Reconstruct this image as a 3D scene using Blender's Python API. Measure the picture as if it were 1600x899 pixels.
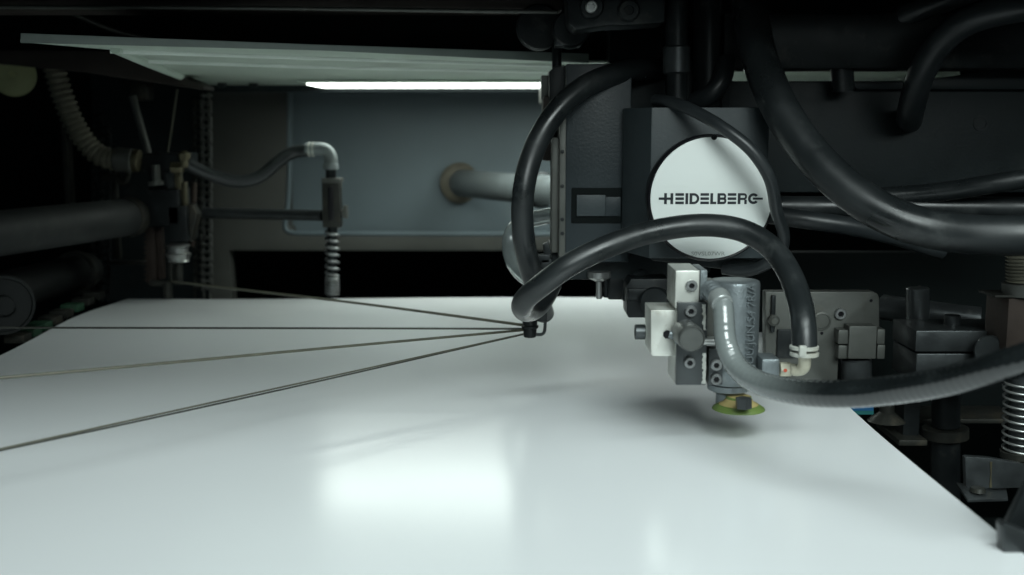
import bpy, bmesh, math, random
from mathutils import Vector, Matrix
random.seed(4)
S = bpy.context.scene
for o in list(bpy.data.objects): bpy.data.objects.remove(o)
R = math.radians
# ------------------------------------------------------------------ camera
F = 1770.0; CAMZ = 0.21; TH = math.atan(254.5 / F)
cd = bpy.data.cameras.new('camera'); cam = bpy.data.objects.new('camera', cd); S.collection.objects.link(cam)
cam.location = (0, 0, CAMZ); cam.rotation_euler = (R(90) - TH, 0, 0)
cd.sensor_width = 36; cd.lens = 36 * F / 1600; cd.clip_start = .02; cd.clip_end = 30
cd.dof.use_dof = True; cd.dof.focus_distance = .86; cd.dof.aperture_fstop = 7.0
S.camera = cam
# ------------------------------------------------------------------ world, lamps, exposure
w = bpy.data.worlds.new('World'); S.world = w; w.use_nodes = True
w.node_tree.nodes['Background'].inputs[0].default_value = (.55, .75, .78, 1)
w.node_tree.nodes['Background'].inputs[1].default_value = .05
S.render.engine = 'CYCLES'; S.cycles.samples = 192; S.cycles.use_denoising = True
S.cycles.sample_clamp_indirect = 6; S.cycles.max_bounces = 8
S.view_settings.view_transform = 'Standard'; S.view_settings.look = 'None'
S.view_settings.exposure = 0; S.view_settings.gamma = 1

def area(name, loc, target, sx, sy, power, col, spread=180):
    l = bpy.data.lights.new(name, 'AREA'); l.shape = 'RECTANGLE'; l.size = sx; l.size_y = sy
    l.energy = power; l.color = col; l.spread = R(spread)
    o = bpy.data.objects.new(name, l); S.collection.objects.link(o); o.location = loc
    o.rotation_euler = (Vector(target) - Vector(loc)).to_track_quat('-Z', 'Y').to_euler()
    return o
# work light over the operator's right shoulder, ceiling light over the near end of the pile
area('work_light', (.42, -.45, .80), (.24, .88, .10), 1.2, .60, 2.4, (.88, 1, .985), 48)
area('ceiling_light', (.05, .08, 1.30), (.0, .45, 0), 1.4, .60, 5.7, (.875, 1, .985), 130)
area('tube_light', (.45, .12, 1.02), (.25, .70, 0), .9, .03, 2.2, (.88, 1, .985), 130)

# ------------------------------------------------------------------ helpers
def P(px, py, d):
    u = (px - 800) / F; v = (449.5 - py) / F
    dy = math.cos(TH) + v * math.sin(TH); dz = -math.sin(TH) + v * math.cos(TH)
    return Vector((u * d / dy, d, CAMZ + dz * d / dy))
def W(n, d): return n * d / F
MT = {}
def mat(name, col, rough=.5, metal=0.0, var=.15, scale=30, bump=0.0, bscale=200, dirt=None, damt=.5, dscale=12,
        spec=.5, coat=0, emit=0, stretch=(1, 1, 1), alpha=1, trans=0, cutoff=.55, rvar=.15):
    m = bpy.data.materials.new(name); m.use_nodes = True; nt = m.node_tree; N = nt.nodes; L = nt.links
    b = N['Principled BSDF']
    tc = N.new('ShaderNodeTexCoord'); mp = N.new('ShaderNodeMapping'); mp.inputs['Scale'].default_value = stretch
    L.new(tc.outputs['Object'], mp.inputs['Vector'])
    n1 = N.new('ShaderNodeTexNoise'); n1.inputs['Scale'].default_value = scale; n1.inputs['Detail'].default_value = 6
    L.new(mp.outputs[0], n1.inputs['Vector'])
    mr = N.new('ShaderNodeMapRange'); mr.inputs[1].default_value = .25; mr.inputs[2].default_value = .75
    mr.inputs[3].default_value = 1 - var; mr.inputs[4].default_value = 1 + var
    L.new(n1.outputs[0], mr.inputs[0])
    mx = N.new('ShaderNodeVectorMath'); mx.operation = 'SCALE'; mx.inputs[0].default_value = col
    L.new(mr.outputs[0], mx.inputs['Scale'])
    out = mx.outputs[0]
    if dirt:
        n2 = N.new('ShaderNodeTexNoise'); n2.inputs['Scale'].default_value = dscale; n2.inputs['Detail'].default_value = 9
        n2.inputs['Roughness'].default_value = .68
        L.new(tc.outputs['Object'], n2.inputs['Vector'])
        cr = N.new('ShaderNodeMapRange'); cr.inputs[1].default_value = cutoff; cr.inputs[2].default_value = cutoff + .18
        cr.inputs[4].default_value = damt
        L.new(n2.outputs[0], cr.inputs[0])
        mm = N.new('ShaderNodeMix'); mm.data_type = 'RGBA'
        L.new(cr.outputs[0], mm.inputs[0]); L.new(out, mm.inputs[6]); mm.inputs[7].default_value = (*dirt, 1)
        out = mm.outputs[2]
    L.new(out, b.inputs['Base Color'])
    r2 = N.new('ShaderNodeMapRange'); r2.inputs[1].default_value = .3; r2.inputs[2].default_value = .7
    r2.inputs[3].default_value = max(.02, rough * (1 - rvar)); r2.inputs[4].default_value = min(1, rough * (1 + rvar))
    L.new(n1.outputs[0], r2.inputs[0]); L.new(r2.outputs[0], b.inputs['Roughness'])
    b.inputs['Metallic'].default_value = metal; b.inputs['Specular IOR Level'].default_value = spec
    b.inputs['Coat Weight'].default_value = coat; b.inputs['Coat Roughness'].default_value = .12
    b.inputs['Transmission Weight'].default_value = trans
    if bump:
        n3 = N.new('ShaderNodeTexNoise'); n3.inputs['Scale'].default_value = bscale; n3.inputs['Detail'].default_value = 3
        L.new(mp.outputs[0], n3.inputs['Vector'])
        bp = N.new('ShaderNodeBump'); bp.inputs['Strength'].default_value = bump; bp.inputs['Distance'].default_value = .001
        L.new(n3.outputs[0], bp.inputs['Height']); L.new(bp.outputs[0], b.inputs['Normal'])
    if emit:
        b.inputs['Emission Color'].default_value = (*col, 1); b.inputs['Emission Strength'].default_value = emit
    MT[name] = m; return m
mat('paper', (.80, .82, .83), .20, var=.008, scale=6, rvar=.1, spec=.7, bump=.02, bscale=25, stretch=(1, 1, 1))
mat('pile', (.6, .62, .62), .7, var=.1, scale=300, stretch=(.02, .02, 6))
mat('dark_paint', (.020, .028, .032), .42, var=.12, bump=.16, bscale=420, dirt=(.09, .10, .095), damt=.25, dscale=18, cutoff=.6, spec=0.28)
mat('housing_paint', (.036, .046, .050), .45, var=.08, bump=.10, bscale=500, dirt=(.11, .12, .11), damt=.25, dscale=25, cutoff=.6, spec=0.3)
mat('beam_paint', (.013, .018, .0195), .5, var=.2, bump=.16, bscale=420, dirt=(.06, .065, .06), damt=.3, dscale=14, spec=0.2)
mat('wall_paint', (.15, .195, .215), .5, var=.10, scale=7, bump=.1, bscale=120, dirt=(.20, .22, .2), damt=.25, dscale=8)
mat('column_paint', (.075, .078, .070), .6, var=.2, scale=9, bump=.1, dirt=(.04, .04, .035), damt=.5, dscale=9)
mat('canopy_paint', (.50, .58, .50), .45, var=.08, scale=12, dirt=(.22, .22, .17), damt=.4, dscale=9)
mat('rubber', (.014, .017, .018), .34, var=.3, scale=25, dirt=(.085, .092, .09), damt=.4, dscale=45, cutoff=.55, rvar=.5, bump=.12, bscale=120, spec=.55)
mat('rubber_soft', (.020, .024, .026), .42, var=.3, scale=25, dirt=(.08, .085, .08), damt=.35, dscale=50, cutoff=.6, rvar=.3, bump=.1)
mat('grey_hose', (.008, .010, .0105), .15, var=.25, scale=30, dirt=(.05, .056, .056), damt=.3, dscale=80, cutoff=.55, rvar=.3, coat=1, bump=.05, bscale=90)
mat('clear_hose', (.30, .34, .34), .15, var=.15, scale=30, coat=.6, trans=.35)
mat('alu', (.56, .57, .53), .36, .55, var=.12, scale=60, dirt=(.20, .17, .11), damt=.7, dscale=70, cutoff=.54, bump=.06, bscale=300)
mat('cast_alu', (.18, .205, .215), .38, .6, var=.12, scale=90, dirt=(.42, .44, .42), damt=.5, dscale=70, cutoff=.62, bump=.25, bscale=500)
mat('steel', (.40, .41, .40), .33, .8, var=.2, scale=60, dirt=(.12, .10, .07), damt=.6, dscale=50)
mat('dark_steel', (.050, .056, .058), .34, .55, var=.25, scale=60, dirt=(.25, .25, .22), damt=.4, dscale=70, cutoff=.62, bump=.12, bscale=300)
mat('knob_metal', (.10, .105, .10), .36, .5, var=.2, scale=60, dirt=(.05, .05, .045), damt=.6, dscale=60)
mat('silver_hose', (.26, .28, .275), .3, .25, var=.2, scale=50, dirt=(.12, .13, .125), damt=.5, dscale=60, coat=.4)
mat('screw_steel', (.26, .27, .27), .35, .6, var=.3, scale=90, dirt=(.05, .05, .04), damt=.7, dscale=120, cutoff=.5)
mat('dull_black', (.014, .016, .016), .6, var=.4, scale=14, spec=.25, dirt=(.05, .05, .045), damt=.5, dscale=18)
mat('black_metal', (.014, .017, .018), .38, .3, var=.3, scale=50, dirt=(.09, .09, .08), damt=.4, dscale=40, spec=0.25)
mat('grey_metal', (.09, .094, .086), .45, .35, var=.15, scale=40, dirt=(.07, .06, .045), damt=.6, dscale=35, bump=.1, spec=0.35)
mat('greasy', (.030, .031, .027), .45, .3, var=.35, scale=40, dirt=(.12, .10, .07), damt=.6, dscale=30, bump=.25, bscale=150, spec=0.25)
mat('rust', (.042, .032, .027), .6, .2, var=.3, scale=50, dirt=(.05, .04, .035), damt=.6, dscale=30, bump=.2, spec=0.2)
mat('badge_white', (.76, .80, .775), .38, var=.02, scale=20, dirt=(.50, .53, .50), damt=.4, dscale=35, cutoff=.64)
mat('ink', (.012, .016, .022), .4)
mat('faded_ink', (.38, .41, .39), .5, var=.3, scale=400)
mat('black_edge', (.008, .008, .010), .3, spec=0.25)
mat('fold_highlight', (.72, .78, .72), .4, var=.1)  # paler than the canopy: edge highlight of the folds painted into the colour
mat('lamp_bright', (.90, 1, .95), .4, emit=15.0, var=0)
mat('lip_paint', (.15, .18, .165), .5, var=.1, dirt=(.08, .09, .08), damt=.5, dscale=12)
mat('lamp', (.90, 1, .93), .4, emit=6.5, var=0)
mat('tube_grey', (.18, .205, .21), .5, .3, var=.15, scale=30, dirt=(.2, .21, .19), damt=.4, dscale=20)
mat('putty', (.13, .12, .09), .8, var=.3, scale=60, bump=.6, bscale=90)
mat('conduit', (.12, .115, .085), .6, var=.2, scale=30, dirt=(.07, .065, .05), damt=.6, dscale=25)
mat('beige', (.50, .48, .38), .45, var=.1, dirt=(.2, .18, .12), damt=.5, dscale=60)
mat('tie', (.42, .43, .39), .4, dirt=(.35, .33, .26), damt=.5, dscale=80)
mat('brass', (.15, .135, .085), .35, .7, dirt=(.08, .07, .05), damt=.6, dscale=60)
mat('red_mark', (.5, .08, .04), .5)
mat('cup_green', (.12, .18, .045), .4, var=.15, dirt=(.10, .13, .03), damt=.5, dscale=60)
mat('cup_tan', (.36, .29, .12), .45, var=.15)
mat('wire', (.10, .098, .072), .5, .2, var=.3, scale=90)
mat('wire_dark', (.035, .036, .03), .5, .2, var=.3, scale=90)
mat('blue', (.01, .07, .16), .4); mat('teal', (.01, .09, .09), .4)
mat('green', (.015, .06, .03), .5, dirt=(.02, .04, .02), damt=.7, dscale=40)
mat('yellow', (.42, .45, .24), .6, var=.2, dirt=(.20, .22, .08), damt=.7, dscale=30)
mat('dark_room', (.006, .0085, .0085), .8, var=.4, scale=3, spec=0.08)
mat('brown_dark', (.035, .030, .027), .6, var=.3, scale=20, spec=0.15)

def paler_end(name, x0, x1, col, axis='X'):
    # bright reflections put into the base colour, paler towards the fitted end
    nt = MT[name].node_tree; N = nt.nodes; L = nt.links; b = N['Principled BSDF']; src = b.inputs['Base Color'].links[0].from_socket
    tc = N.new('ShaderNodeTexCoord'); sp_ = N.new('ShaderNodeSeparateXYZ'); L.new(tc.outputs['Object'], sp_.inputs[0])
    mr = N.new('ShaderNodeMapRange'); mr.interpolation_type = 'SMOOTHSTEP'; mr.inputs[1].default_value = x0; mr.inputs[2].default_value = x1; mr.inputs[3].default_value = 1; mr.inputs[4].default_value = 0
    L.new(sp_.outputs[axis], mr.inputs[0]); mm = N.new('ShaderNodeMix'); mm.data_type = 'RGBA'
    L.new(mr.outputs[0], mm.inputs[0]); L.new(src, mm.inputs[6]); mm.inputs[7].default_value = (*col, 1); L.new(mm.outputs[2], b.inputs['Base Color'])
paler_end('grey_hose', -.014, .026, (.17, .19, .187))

class MB:
    def __init__(s): s.bm = bmesh.new(); s.mats = []
    def _mi(s, f, i):
        for x in f: x.material_index = i
    def merge(s, o, mi=0):
        me = bpy.data.meshes.new('t'); o.to_mesh(me); o.free()
        n = len(s.bm.faces); s.bm.from_mesh(me); bpy.data.meshes.remove(me)
        s.bm.faces.ensure_lookup_table()
        for f in s.bm.faces[n:]: f.material_index = mi
        return s
    def box(s, a, b, bev=.0008, rot=None, mi=0, seg=2):
        a = Vector(a); b = Vector(b); c = (a + b) / 2; e = b - a
        t = bmesh.new(); bmesh.ops.create_cube(t, size=1)
        for v in t.verts: v.co = Vector((v.co.x * abs(e.x), v.co.y * abs(e.y), v.co.z * abs(e.z)))
        bev = min(bev, .4 * min(abs(e.x), abs(e.y), abs(e.z)))
        if bev > 0: bmesh.ops.bevel(t, geom=t.edges[:], offset=bev, segments=seg, profile=.6, affect='EDGES')
        if rot is not None: bmesh.ops.transform(t, matrix=rot, verts=t.verts)
        bmesh.ops.translate(t, vec=c, verts=t.verts)
        return s.merge(t, mi)
    def px(s, x0, y0, x1, y1, d, dd, bev=.0008, mi=0, seg=2):
        c = P((x0 + x1) / 2, (y0 + y1) / 2, d); hx = W((x1 - x0) / 2, d); zt = P(x0, y0, d).z; zb = P(x0, y1, d).z
        return s.box((c.x - hx, d, zb), (c.x + hx, d + dd, zt), bev, None, mi, seg)
    def lathe(s, p0, ax, prof, seg=24, mi=0, hexa=()):
        p0 = Vector(p0); ax = Vector(ax).normalized()
        q = ax.to_track_quat('Z', 'Y'); X = q @ Vector((1, 0, 0)); Y = q @ Vector((0, 1, 0))
        t = bmesh.new(); rings = []
        for k, (r, h) in enumerate(prof):
            if r <= 1e-7: rings.append([t.verts.new(p0 + ax * h)]); continue
            ring = []
            for i in range(seg):
                a = 2 * math.pi * i / seg; rr = r
                if k in hexa: rr = r * math.cos(R(30)) / math.cos((a % R(60)) - R(30))
                ring.append(t.verts.new(p0 + ax * h + (X * math.cos(a) + Y * math.sin(a)) * rr))
            rings.append(ring)
        for A, B in zip(rings, rings[1:]):
            for i in range(seg):
                j = (i + 1) % seg
                try:
                    if len(A) == 1 and len(B) == 1: continue
                    if len(A) == 1: t.faces.new((A[0], B[i], B[j]))
                    elif len(B) == 1: t.faces.new((A[i], A[j], B[0]))
                    else: t.faces.new((A[i], A[j], B[j], B[i]))
                except ValueError: pass
        if len(rings[0]) > 1: t.faces.new(rings[0][::-1])
        if len(rings[-1]) > 1: t.faces.new(rings[-1])
        bmesh.ops.recalc_face_normals(t, faces=t.faces)
        return s.merge(t, mi)
    def cyl(s, a, b, r, r2=None, seg=24, bev=None, mi=0, hexa=False):
        a = Vector(a); b = Vector(b); L = (b - a).length; r2 = r if r2 is None else r2
        e = min(r, r2, L / 2) * .12 if bev is None else bev
        return s.lathe(a, b - a, [(r - e, 0), (r, e), (r2, L - e), (r2 - e, L)], seg, mi, (0, 1, 2, 3) if hexa else ())
    def screw(s, p, ax, r, h, mi=0):
        p = Vector(p)
        s.lathe(p + Vector(ax) * h * .47, ax, [(r * .53, 0), (0, .00005)], 24, 1)  # black disc in the socket, its inner shade put into the colour
        return s.lathe(p, ax, [(r, 0), (r, h * .82), (r * .86, h), (r * .56, h), (r * .52, h * .45), (0, h * .42)], 24, mi, (3, 4))
    def tube(s, pts, r, n=10, seg=20, radfn=None, spline=True, mi=0, cap=True, hollow=0):
        pts = [Vector(p) for p in pts]
        if spline and len(pts) > 2:
            q = [pts[0] * 2 - pts[1]] + pts + [pts[-1] * 2 - pts[-2]]; path = []
            for i in range(1, len(q) - 2):
                p0, p1, p2, p3 = q[i - 1:i + 3]
                for k in range(n):
                    t = k / n
                    path.append(.5 * ((2 * p1) + (p2 - p0) * t + (2 * p0 - 5 * p1 + 4 * p2 - p3) * t * t + (3 * p1 - p0 - 3 * p2 + p3) * t ** 3))
            path.append(pts[-1])
            # resample evenly and relax so that no knot of the spline shows
            ln = [0]
            for a, b in zip(path, path[1:]): ln.append(ln[-1] + (b - a).length)
            m = len(path); ev = []; j = 0
            for k in range(m):
                L = ln[-1] * k / (m - 1)
                while j < m - 2 and ln[j + 1] < L: j += 1
                ev.append(path[j].lerp(path[j + 1], (L - ln[j]) / max(1e-9, ln[j + 1] - ln[j])))
            for _ in range(n // 2 + 2 if n > 3 else 0):
                ev = [ev[0]] + [(ev[i - 1] + 2 * ev[i] + ev[i + 1]) / 4 for i in range(1, m - 1)] + [ev[-1]]
            path = ev
        else: path = pts
        t = bmesh.new(); rings = []; N = None; m = len(path); dist = 0
        for i, p in enumerate(path):
            T = (path[min(i + 1, m - 1)] - path[max(i - 1, 0)]).normalized()
            if N is None: N = T.orthogonal().normalized()
            else: N = (N - T * N.dot(T)).normalized(); dist += (p - path[i - 1]).length
            B = T.cross(N); rr = radfn(i / (m - 1), dist) if radfn else r
            rings.append([t.verts.new(p + (N * math.cos(2 * math.pi * k / seg) + B * math.sin(2 * math.pi * k / seg)) * rr) for k in range(seg)])
        for A, Bq in zip(rings, rings[1:]):
            for k in range(seg): t.faces.new((A[k], A[(k + 1) % seg], Bq[(k + 1) % seg], Bq[k]))
        if cap: t.faces.new(rings[0][::-1]); t.faces.new(rings[-1])
        bmesh.ops.recalc_face_normals(t, faces=t.faces)
        return s.merge(t, mi)
    def prism(s, pts, vec, bev=0, mi=0):
        t = bmesh.new(); vs = [t.verts.new(Vector(p)) for p in pts]; f = t.faces.new(vs)
        ex = bmesh.ops.extrude_face_region(t, geom=[f])
        bmesh.ops.translate(t, vec=Vector(vec), verts=[g for g in ex['geom'] if isinstance(g, bmesh.types.BMVert)])
        bmesh.ops.recalc_face_normals(t, faces=t.faces)
        if bev: bmesh.ops.bevel(t, geom=t.edges[:], offset=bev, segments=2, profile=.6, affect='EDGES')
        return s.merge(t, mi)
    def pxprism(s, pp, d, dd, bev=0, mi=0): return s.prism([P(x, y, d) for x, y in pp], (0, dd, 0), bev, mi)
    def build(s, name, m, parent=None, ang=38):
        ms = m if isinstance(m, (list, tuple)) else [m]
        me = bpy.data.meshes.new(name)
        if parent is None:
            xs = [v.co for v in s.bm.verts]
            o0 = Vector(((min(c.x for c in xs) + max(c.x for c in xs)) / 2, (min(c.y for c in xs) + max(c.y for c in xs)) / 2, min(c.z for c in xs)))
        else:
            o0 = Vector(); p = parent
            while p: o0 += p.location; p = p.parent
        bmesh.ops.translate(s.bm, vec=-o0, verts=s.bm.verts)
        for f in s.bm.faces: f.smooth = True
        s.bm.to_mesh(me); s.bm.free()
        me.set_sharp_from_angle(angle=R(ang))
        for k in ms: me.materials.append(MT[k])
        o = bpy.data.objects.new(name, me); S.collection.objects.link(o)
        if parent: o.parent = parent
        else: o.location = o0
        return o
def tag(o, label, cat, group=None):
    o['label'] = label; o['category'] = cat
    if group: o['group'] = group
    return o
def thing(name, label, cat, loc, group=None):
    o = bpy.data.objects.new(name, None); S.collection.objects.link(o); o.location = loc; o.empty_display_size = .02
    return tag(o, label, cat, group)
def kindof(o, k): o['kind'] = k; return o
def PP(*l): return [P(*q) for q in l]
Y = Vector((0, 1, 0)); Z = Vector((0, 0, 1)); X = Vector((1, 0, 0))

# ------------------------------------------------------------------ the setting: black inside of the machine
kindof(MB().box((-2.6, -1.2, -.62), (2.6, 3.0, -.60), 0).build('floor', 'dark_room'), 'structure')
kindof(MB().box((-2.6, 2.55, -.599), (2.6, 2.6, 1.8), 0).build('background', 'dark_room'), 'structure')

# ------------------------------------------------------------------ paper pile and the top sheet
XL, XR, YN, YF = -.472, .252, .30, 1.375
def sheet_z(x, y):
    z = 0
    z += .0035 * math.exp(-((y - 1.2) / .10) ** 2) * (1 + .3 * math.sin(x * 9))
    z -= .0015 * max(0, (y - 1.30) / .075) ** 2                                # far edge falls away
    z += .0016 * math.sin(x * 7 + 1.2) * math.exp(-((y - YF) / .15) ** 2)
    z -= .0010 * math.sin(y * 9 + x * 2)
    z += .004 * math.exp(-((x - XR) / .06) ** 2) * math.exp(-((y - .92) / .12) ** 2)
    return z
t = bmesh.new(); nx, ny = 90, 130; g = {}
for i in range(nx + 1):
    for j in range(ny + 1):
        x = XL + (XR - XL) * i / nx; y = YN + (YF - YN) * j / ny
        g[i, j] = t.verts.new((x, y, sheet_z(x, y)))
for i in range(nx):
    for j in range(ny): t.faces.new((g[i, j], g[i + 1, j], g[i + 1, j + 1], g[i, j + 1]))
ex = bmesh.ops.extrude_face_region(t, geom=t.faces[:])
bmesh.ops.translate(t, vec=(0, 0, -.0003), verts=[q for q in ex['geom'] if isinstance(q, bmesh.types.BMVert)])
bmesh.ops.recalc_face_normals(t, faces=t.faces)
m_ = MB(); m_.merge(t)
tag(m_.build('paper_sheet', 'paper', ang=60), 'large glossy white paper sheet lying flat on top of the pile', 'paper sheet')
tag(MB().box((XL + .004, YN + .004, -.40), (XR - .004, YF - .006, -.016), .001).build('paper_pile', 'pile'),
    'tall white paper pile under the glossy top sheet', 'paper pile')

# ------------------------------------------------------------------ rear frame wall
rw = thing('machine_wall', 'blue grey painted machine frame wall with a recessed panel behind the sheet', 'machine frame', P(600, 390, 1.75))
D = 1.74
b = MB()
b.pxprism([(322, 118), (452, 118), (452, 352), (460, 364), (1000, 366), (1000, 392), (358, 392), (376, 640), (330, 640)], D, .03, .002)
b.build('front_flange', 'column_paint', rw)
b = MB(); b.px(440, 118, 1010, 372, D + .045, .01, 0)
b.build('recessed_panel', 'wall_paint', rw)
b = MB(); b.tube(PP((453, 118, D + .0015), (453, 350, D + .0015), (462, 364, D + .0015), (1000, 366, D + .0015)), .004, n=14)
b.build('recess_lip', 'wall_paint', rw)
b = MB(); b.px(150, 90, 326, 470, D + .02, .02, 0); b.build('side_column', 'beam_paint', rw)

# pipe with putty collar
pp = thing('grey_pipe', 'dull grey round pipe leaving the rear wall through a yellowish collar', 'pipe', P(715, 290, 1.76))
MB().tube(PP((716, 286, 1.785), (760, 290, 1.66), (862, 299, 1.50), (900, 302, 1.44)), .0205, n=6, seg=32).build('pipe', 'tube_grey', pp)
a_, b_ = P(716, 286, 1.784), P(760, 290, 1.66)
MB().lathe(a_, b_ - a_, [(.024, 0), (.031, .002), (.032, .008), (.028, .014), (.022, .016)], 32).build('collar', 'putty', pp)
MB().lathe(P(843, 297, 1.53), P(862, 299, 1.50) - P(843, 297, 1.53), [(.021, 0), (.0245, .002), (.0245, .007), (.021, .009)], 28).build('clamp_ring', 'black_metal', pp)

# ------------------------------------------------------------------ lamp canopy
cn = thing('lamp_canopy', 'pale green grey sheet metal canopy over the far end of the paper', 'canopy', P(600, 135, 1.53))
def strip(m, A, Bq, th=.002):
    n = len(A); t = bmesh.new()
    v = [[t.verts.new(p) for p in A], [t.verts.new(p) for p in Bq]]
    for i in range(n - 1): t.faces.new((v[0][i], v[0][i + 1], v[1][i + 1], v[1][i]))
    ex = bmesh.ops.extrude_face_region(t, geom=t.faces[:])
    bmesh.ops.translate(t, vec=(0, 0, th), verts=[q for q in ex['geom'] if isinstance(q, bmesh.types.BMVert)])
    bmesh.ops.recalc_face_normals(t, faces=t.faces); return m.merge(t)
rows = [[(32, 66, .93), (500, 78, 1.0), (920, 98, 1.08), (1500, 90, 1.1)],
        [(172, 78, .98), (500, 90, 1.04), (920, 103, 1.12), (1500, 98, 1.14)],
        [(226, 94, 1.08), (500, 104, 1.12), (920, 112, 1.18), (1500, 106, 1.2)],
        [(324, 133, 1.53), (500, 134, 1.53), (920, 134, 1.53), (1500, 134, 1.53)]]
b = MB()
for a_, b_ in zip(rows, rows[1:]): strip(b, PP(*a_), PP(*b_))
b.build('canopy_sheet', 'canopy_paint', cn)
b = MB()
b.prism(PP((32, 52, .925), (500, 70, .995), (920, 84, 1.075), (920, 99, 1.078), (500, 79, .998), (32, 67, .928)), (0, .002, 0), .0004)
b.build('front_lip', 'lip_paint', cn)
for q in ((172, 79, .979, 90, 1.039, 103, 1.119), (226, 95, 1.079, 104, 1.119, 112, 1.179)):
    MB().tube(PP((q[0], q[1], q[2]), (500, q[3], q[4]), (920, q[5], q[6])), .0026, n=6).build('fold', 'fold_highlight', cn)
b = MB(); b.tube(PP((180, 76, .97), (226, 96, 1.08), (322, 135, 1.53)), .0045, n=8); b.build('side_lip', 'canopy_paint', cn)
for q in (347, 396):
    MB().lathe(P(q, 132, 1.48), -Z, [(.006, -.004), (.006, .002), (.004, .004), (0, .004)], 16).build('bolt', 'black_metal', cn)
b = MB(); b.px(330, 134, 1500, 144, 1.535, .006, .001); b.build('rear_lip', 'beam_paint', cn)
lt = thing('strip_lamp', 'lit white strip lamp set under the canopy edge', 'lamp', (-.11, 1.45, .258))
MB().box((-.250, 1.40, .2580), (.045, 1.525, .2600), .0005).build('diffuser', 'lamp', lt)
MB().box((-.256, 1.368, .26005), (.05, 1.529, .2622), .0005).build('reflector', 'canopy_paint', lt)
l2 = thing('strip_lamp', 'lit strip lamp hidden behind the head body under the canopy', 'lamp', (.26, 1.45, .258))
MB().box((.070, 1.375, .2580), (.235, 1.525, .2600), .0005).build('diffuser', 'lamp_bright', l2)
MB().box((.064, 1.368, .26005), (.241, 1.529, .2622), .0005).build('reflector', 'canopy_paint', l2)
MB().px(846, 118, 870, 160, 1.40, .12, .001).build('end_bracket', 'grey_metal', lt)

tag(MB().box((-1.3, .66, .46), (1.3, 2.4, .48), .002).box((-.9, .62, .352), (1.3, .66, .50), .002).build('light_blocker', 'black_metal'), 'unseen black panel added above the head to block light', 'cover')  # added out of view to keep light off the mid sheet and machine top
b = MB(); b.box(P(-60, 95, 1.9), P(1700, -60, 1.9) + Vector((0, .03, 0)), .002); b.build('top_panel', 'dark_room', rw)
# brown dark stuff above and left of the canopy
tag(MB().box(P(-60, 16, 1.0) - Vector((0, .0, 0)), P(880, -70, 1.0) + Vector((0, .05, 0)), .003).build('cross_beam', 'brown_dark'),
    'dark brown beam running across the top with a pale lower edge', 'beam')
tag(MB().tube(PP((-60, 11, .99), (400, 13, .99), (872, 19, .99)), .0018, n=3).build('edge_rail', 'grey_metal'),
    'thin pale rail along the underside of the dark top beam', 'rail')
tag(MB().pxprism([(-40, 78), (190, 80), (318, 134), (318, 141), (120, 112), (-40, 96)], 1.30, .05, .002).build('brown_plate', 'brown_dark'),
    'dark brown plate tucked under the left end of the canopy', 'plate')
tag(MB().tube(PP((105, 17, 1.3), (170, 45, 1.32), (235, 62, 1.34)), .003).build('thin_pipe', 'greasy'),
    'thin slanting pipe in the gloom above the canopy', 'pipe')
b = MB(); b.lathe(P(22, 118, 1.40), P(0, 100, 1.3) - P(22, 118, 1.4), [(.026, 0), (.026, .004), (.02, .008), (.005, .008), (.003, .004), (0, .004)], 32)
tag(b.build('yellow_wheel', 'yellow'), 'small dull yellow wheel at the upper left edge', 'wheel')

# ------------------------------------------------------------------ left mechanism
b = MB()
b.tube(PP((82, 96, 1.35), (98, 150, 1.35), (122, 205, 1.35), (155, 243, 1.35), (196, 252, 1.35)), .010, n=110, seg=20,
       radfn=lambda u, d: .0118 + .0013 * max(-1, min(1, 2.2 * math.sin(d * 2 * math.pi / .0072))))
co = thing('corrugated_conduit', 'beige ribbed conduit curving down from under the canopy', 'conduit', P(90, 100, 1.35))
b.build('ribbed_tube', 'conduit', co, 25)
MB().cyl(P(180, 249, 1.35), P(208, 252, 1.35), .0145).build('end_sleeve', 'grey_metal', co)
MB().cyl(P(209, 251, 1.35), P(218, 252, 1.35), .0135).build('end_ring', 'brass', co)

lm = thing('lifting_mechanism', 'black greasy valve block and brackets where the hoses meet', 'mechanism', P(250, 400, 1.42))
b = MB(); b.px(216, 240, 292, 268, 1.36, .05, .002); b.px(232, 262, 262, 300, 1.37, .04, .002); b.px(228, 296, 280, 352, 1.35, .05, .002)
b.px(262, 322, 292, 378, 1.35, .05, .002); b.build('valve_block', 'black_metal', lm)
b = MB(); b.cyl(P(243, 258, 1.345), P(245, 285, 1.345), .005); b.cyl(P(243, 283, 1.345), P(244, 290, 1.345), .009); b.build('valve_stem', 'grey_metal', lm)
b = MB(); b.cyl(P(288, 262, 1.34), P(288, 242, 1.34), .0045); b.lathe(P(288, 252, 1.34), Z, [(.004, 0), (.0075, .004), (.0075, .009), (.003, .012)], 6)
b.cyl(P(268, 262, 1.34), P(286, 262, 1.34), .007, seg=6); b.px(273, 268, 283, 325, 1.36, .01); b.px(285, 285, 291, 322, 1.36, .01)
b.build('fitting', 'brass', lm)
b = MB(); b.pxprism([(288, 322), (300, 320), (308, 335), (298, 378), (291, 378)], 1.36, .02, .001); b.build('bracket', 'greasy', lm)
b = MB(); b.lathe(P(278, 380, 1.36), -Z, [(.010, 0), (.0145, .003), (.012, .006), (.012, .011), (.0155, .013), (.012, .020), (.013, .022), (.006, .024)], 20)
b.build('valve_cap', 'steel', lm)
b = MB(); b.cyl(P(279, 405, 1.37), P(280, 445, 1.37), .005); b.cyl(P(262, 440, 1.37), P(263, 466, 1.37), .0055); b.px(262, 405, 268, 440, 1.38, .01)
b.cyl(P(235, 442, 1.37), P(262, 444, 1.37), .004); b.build('rod', 'greasy', lm)
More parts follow.
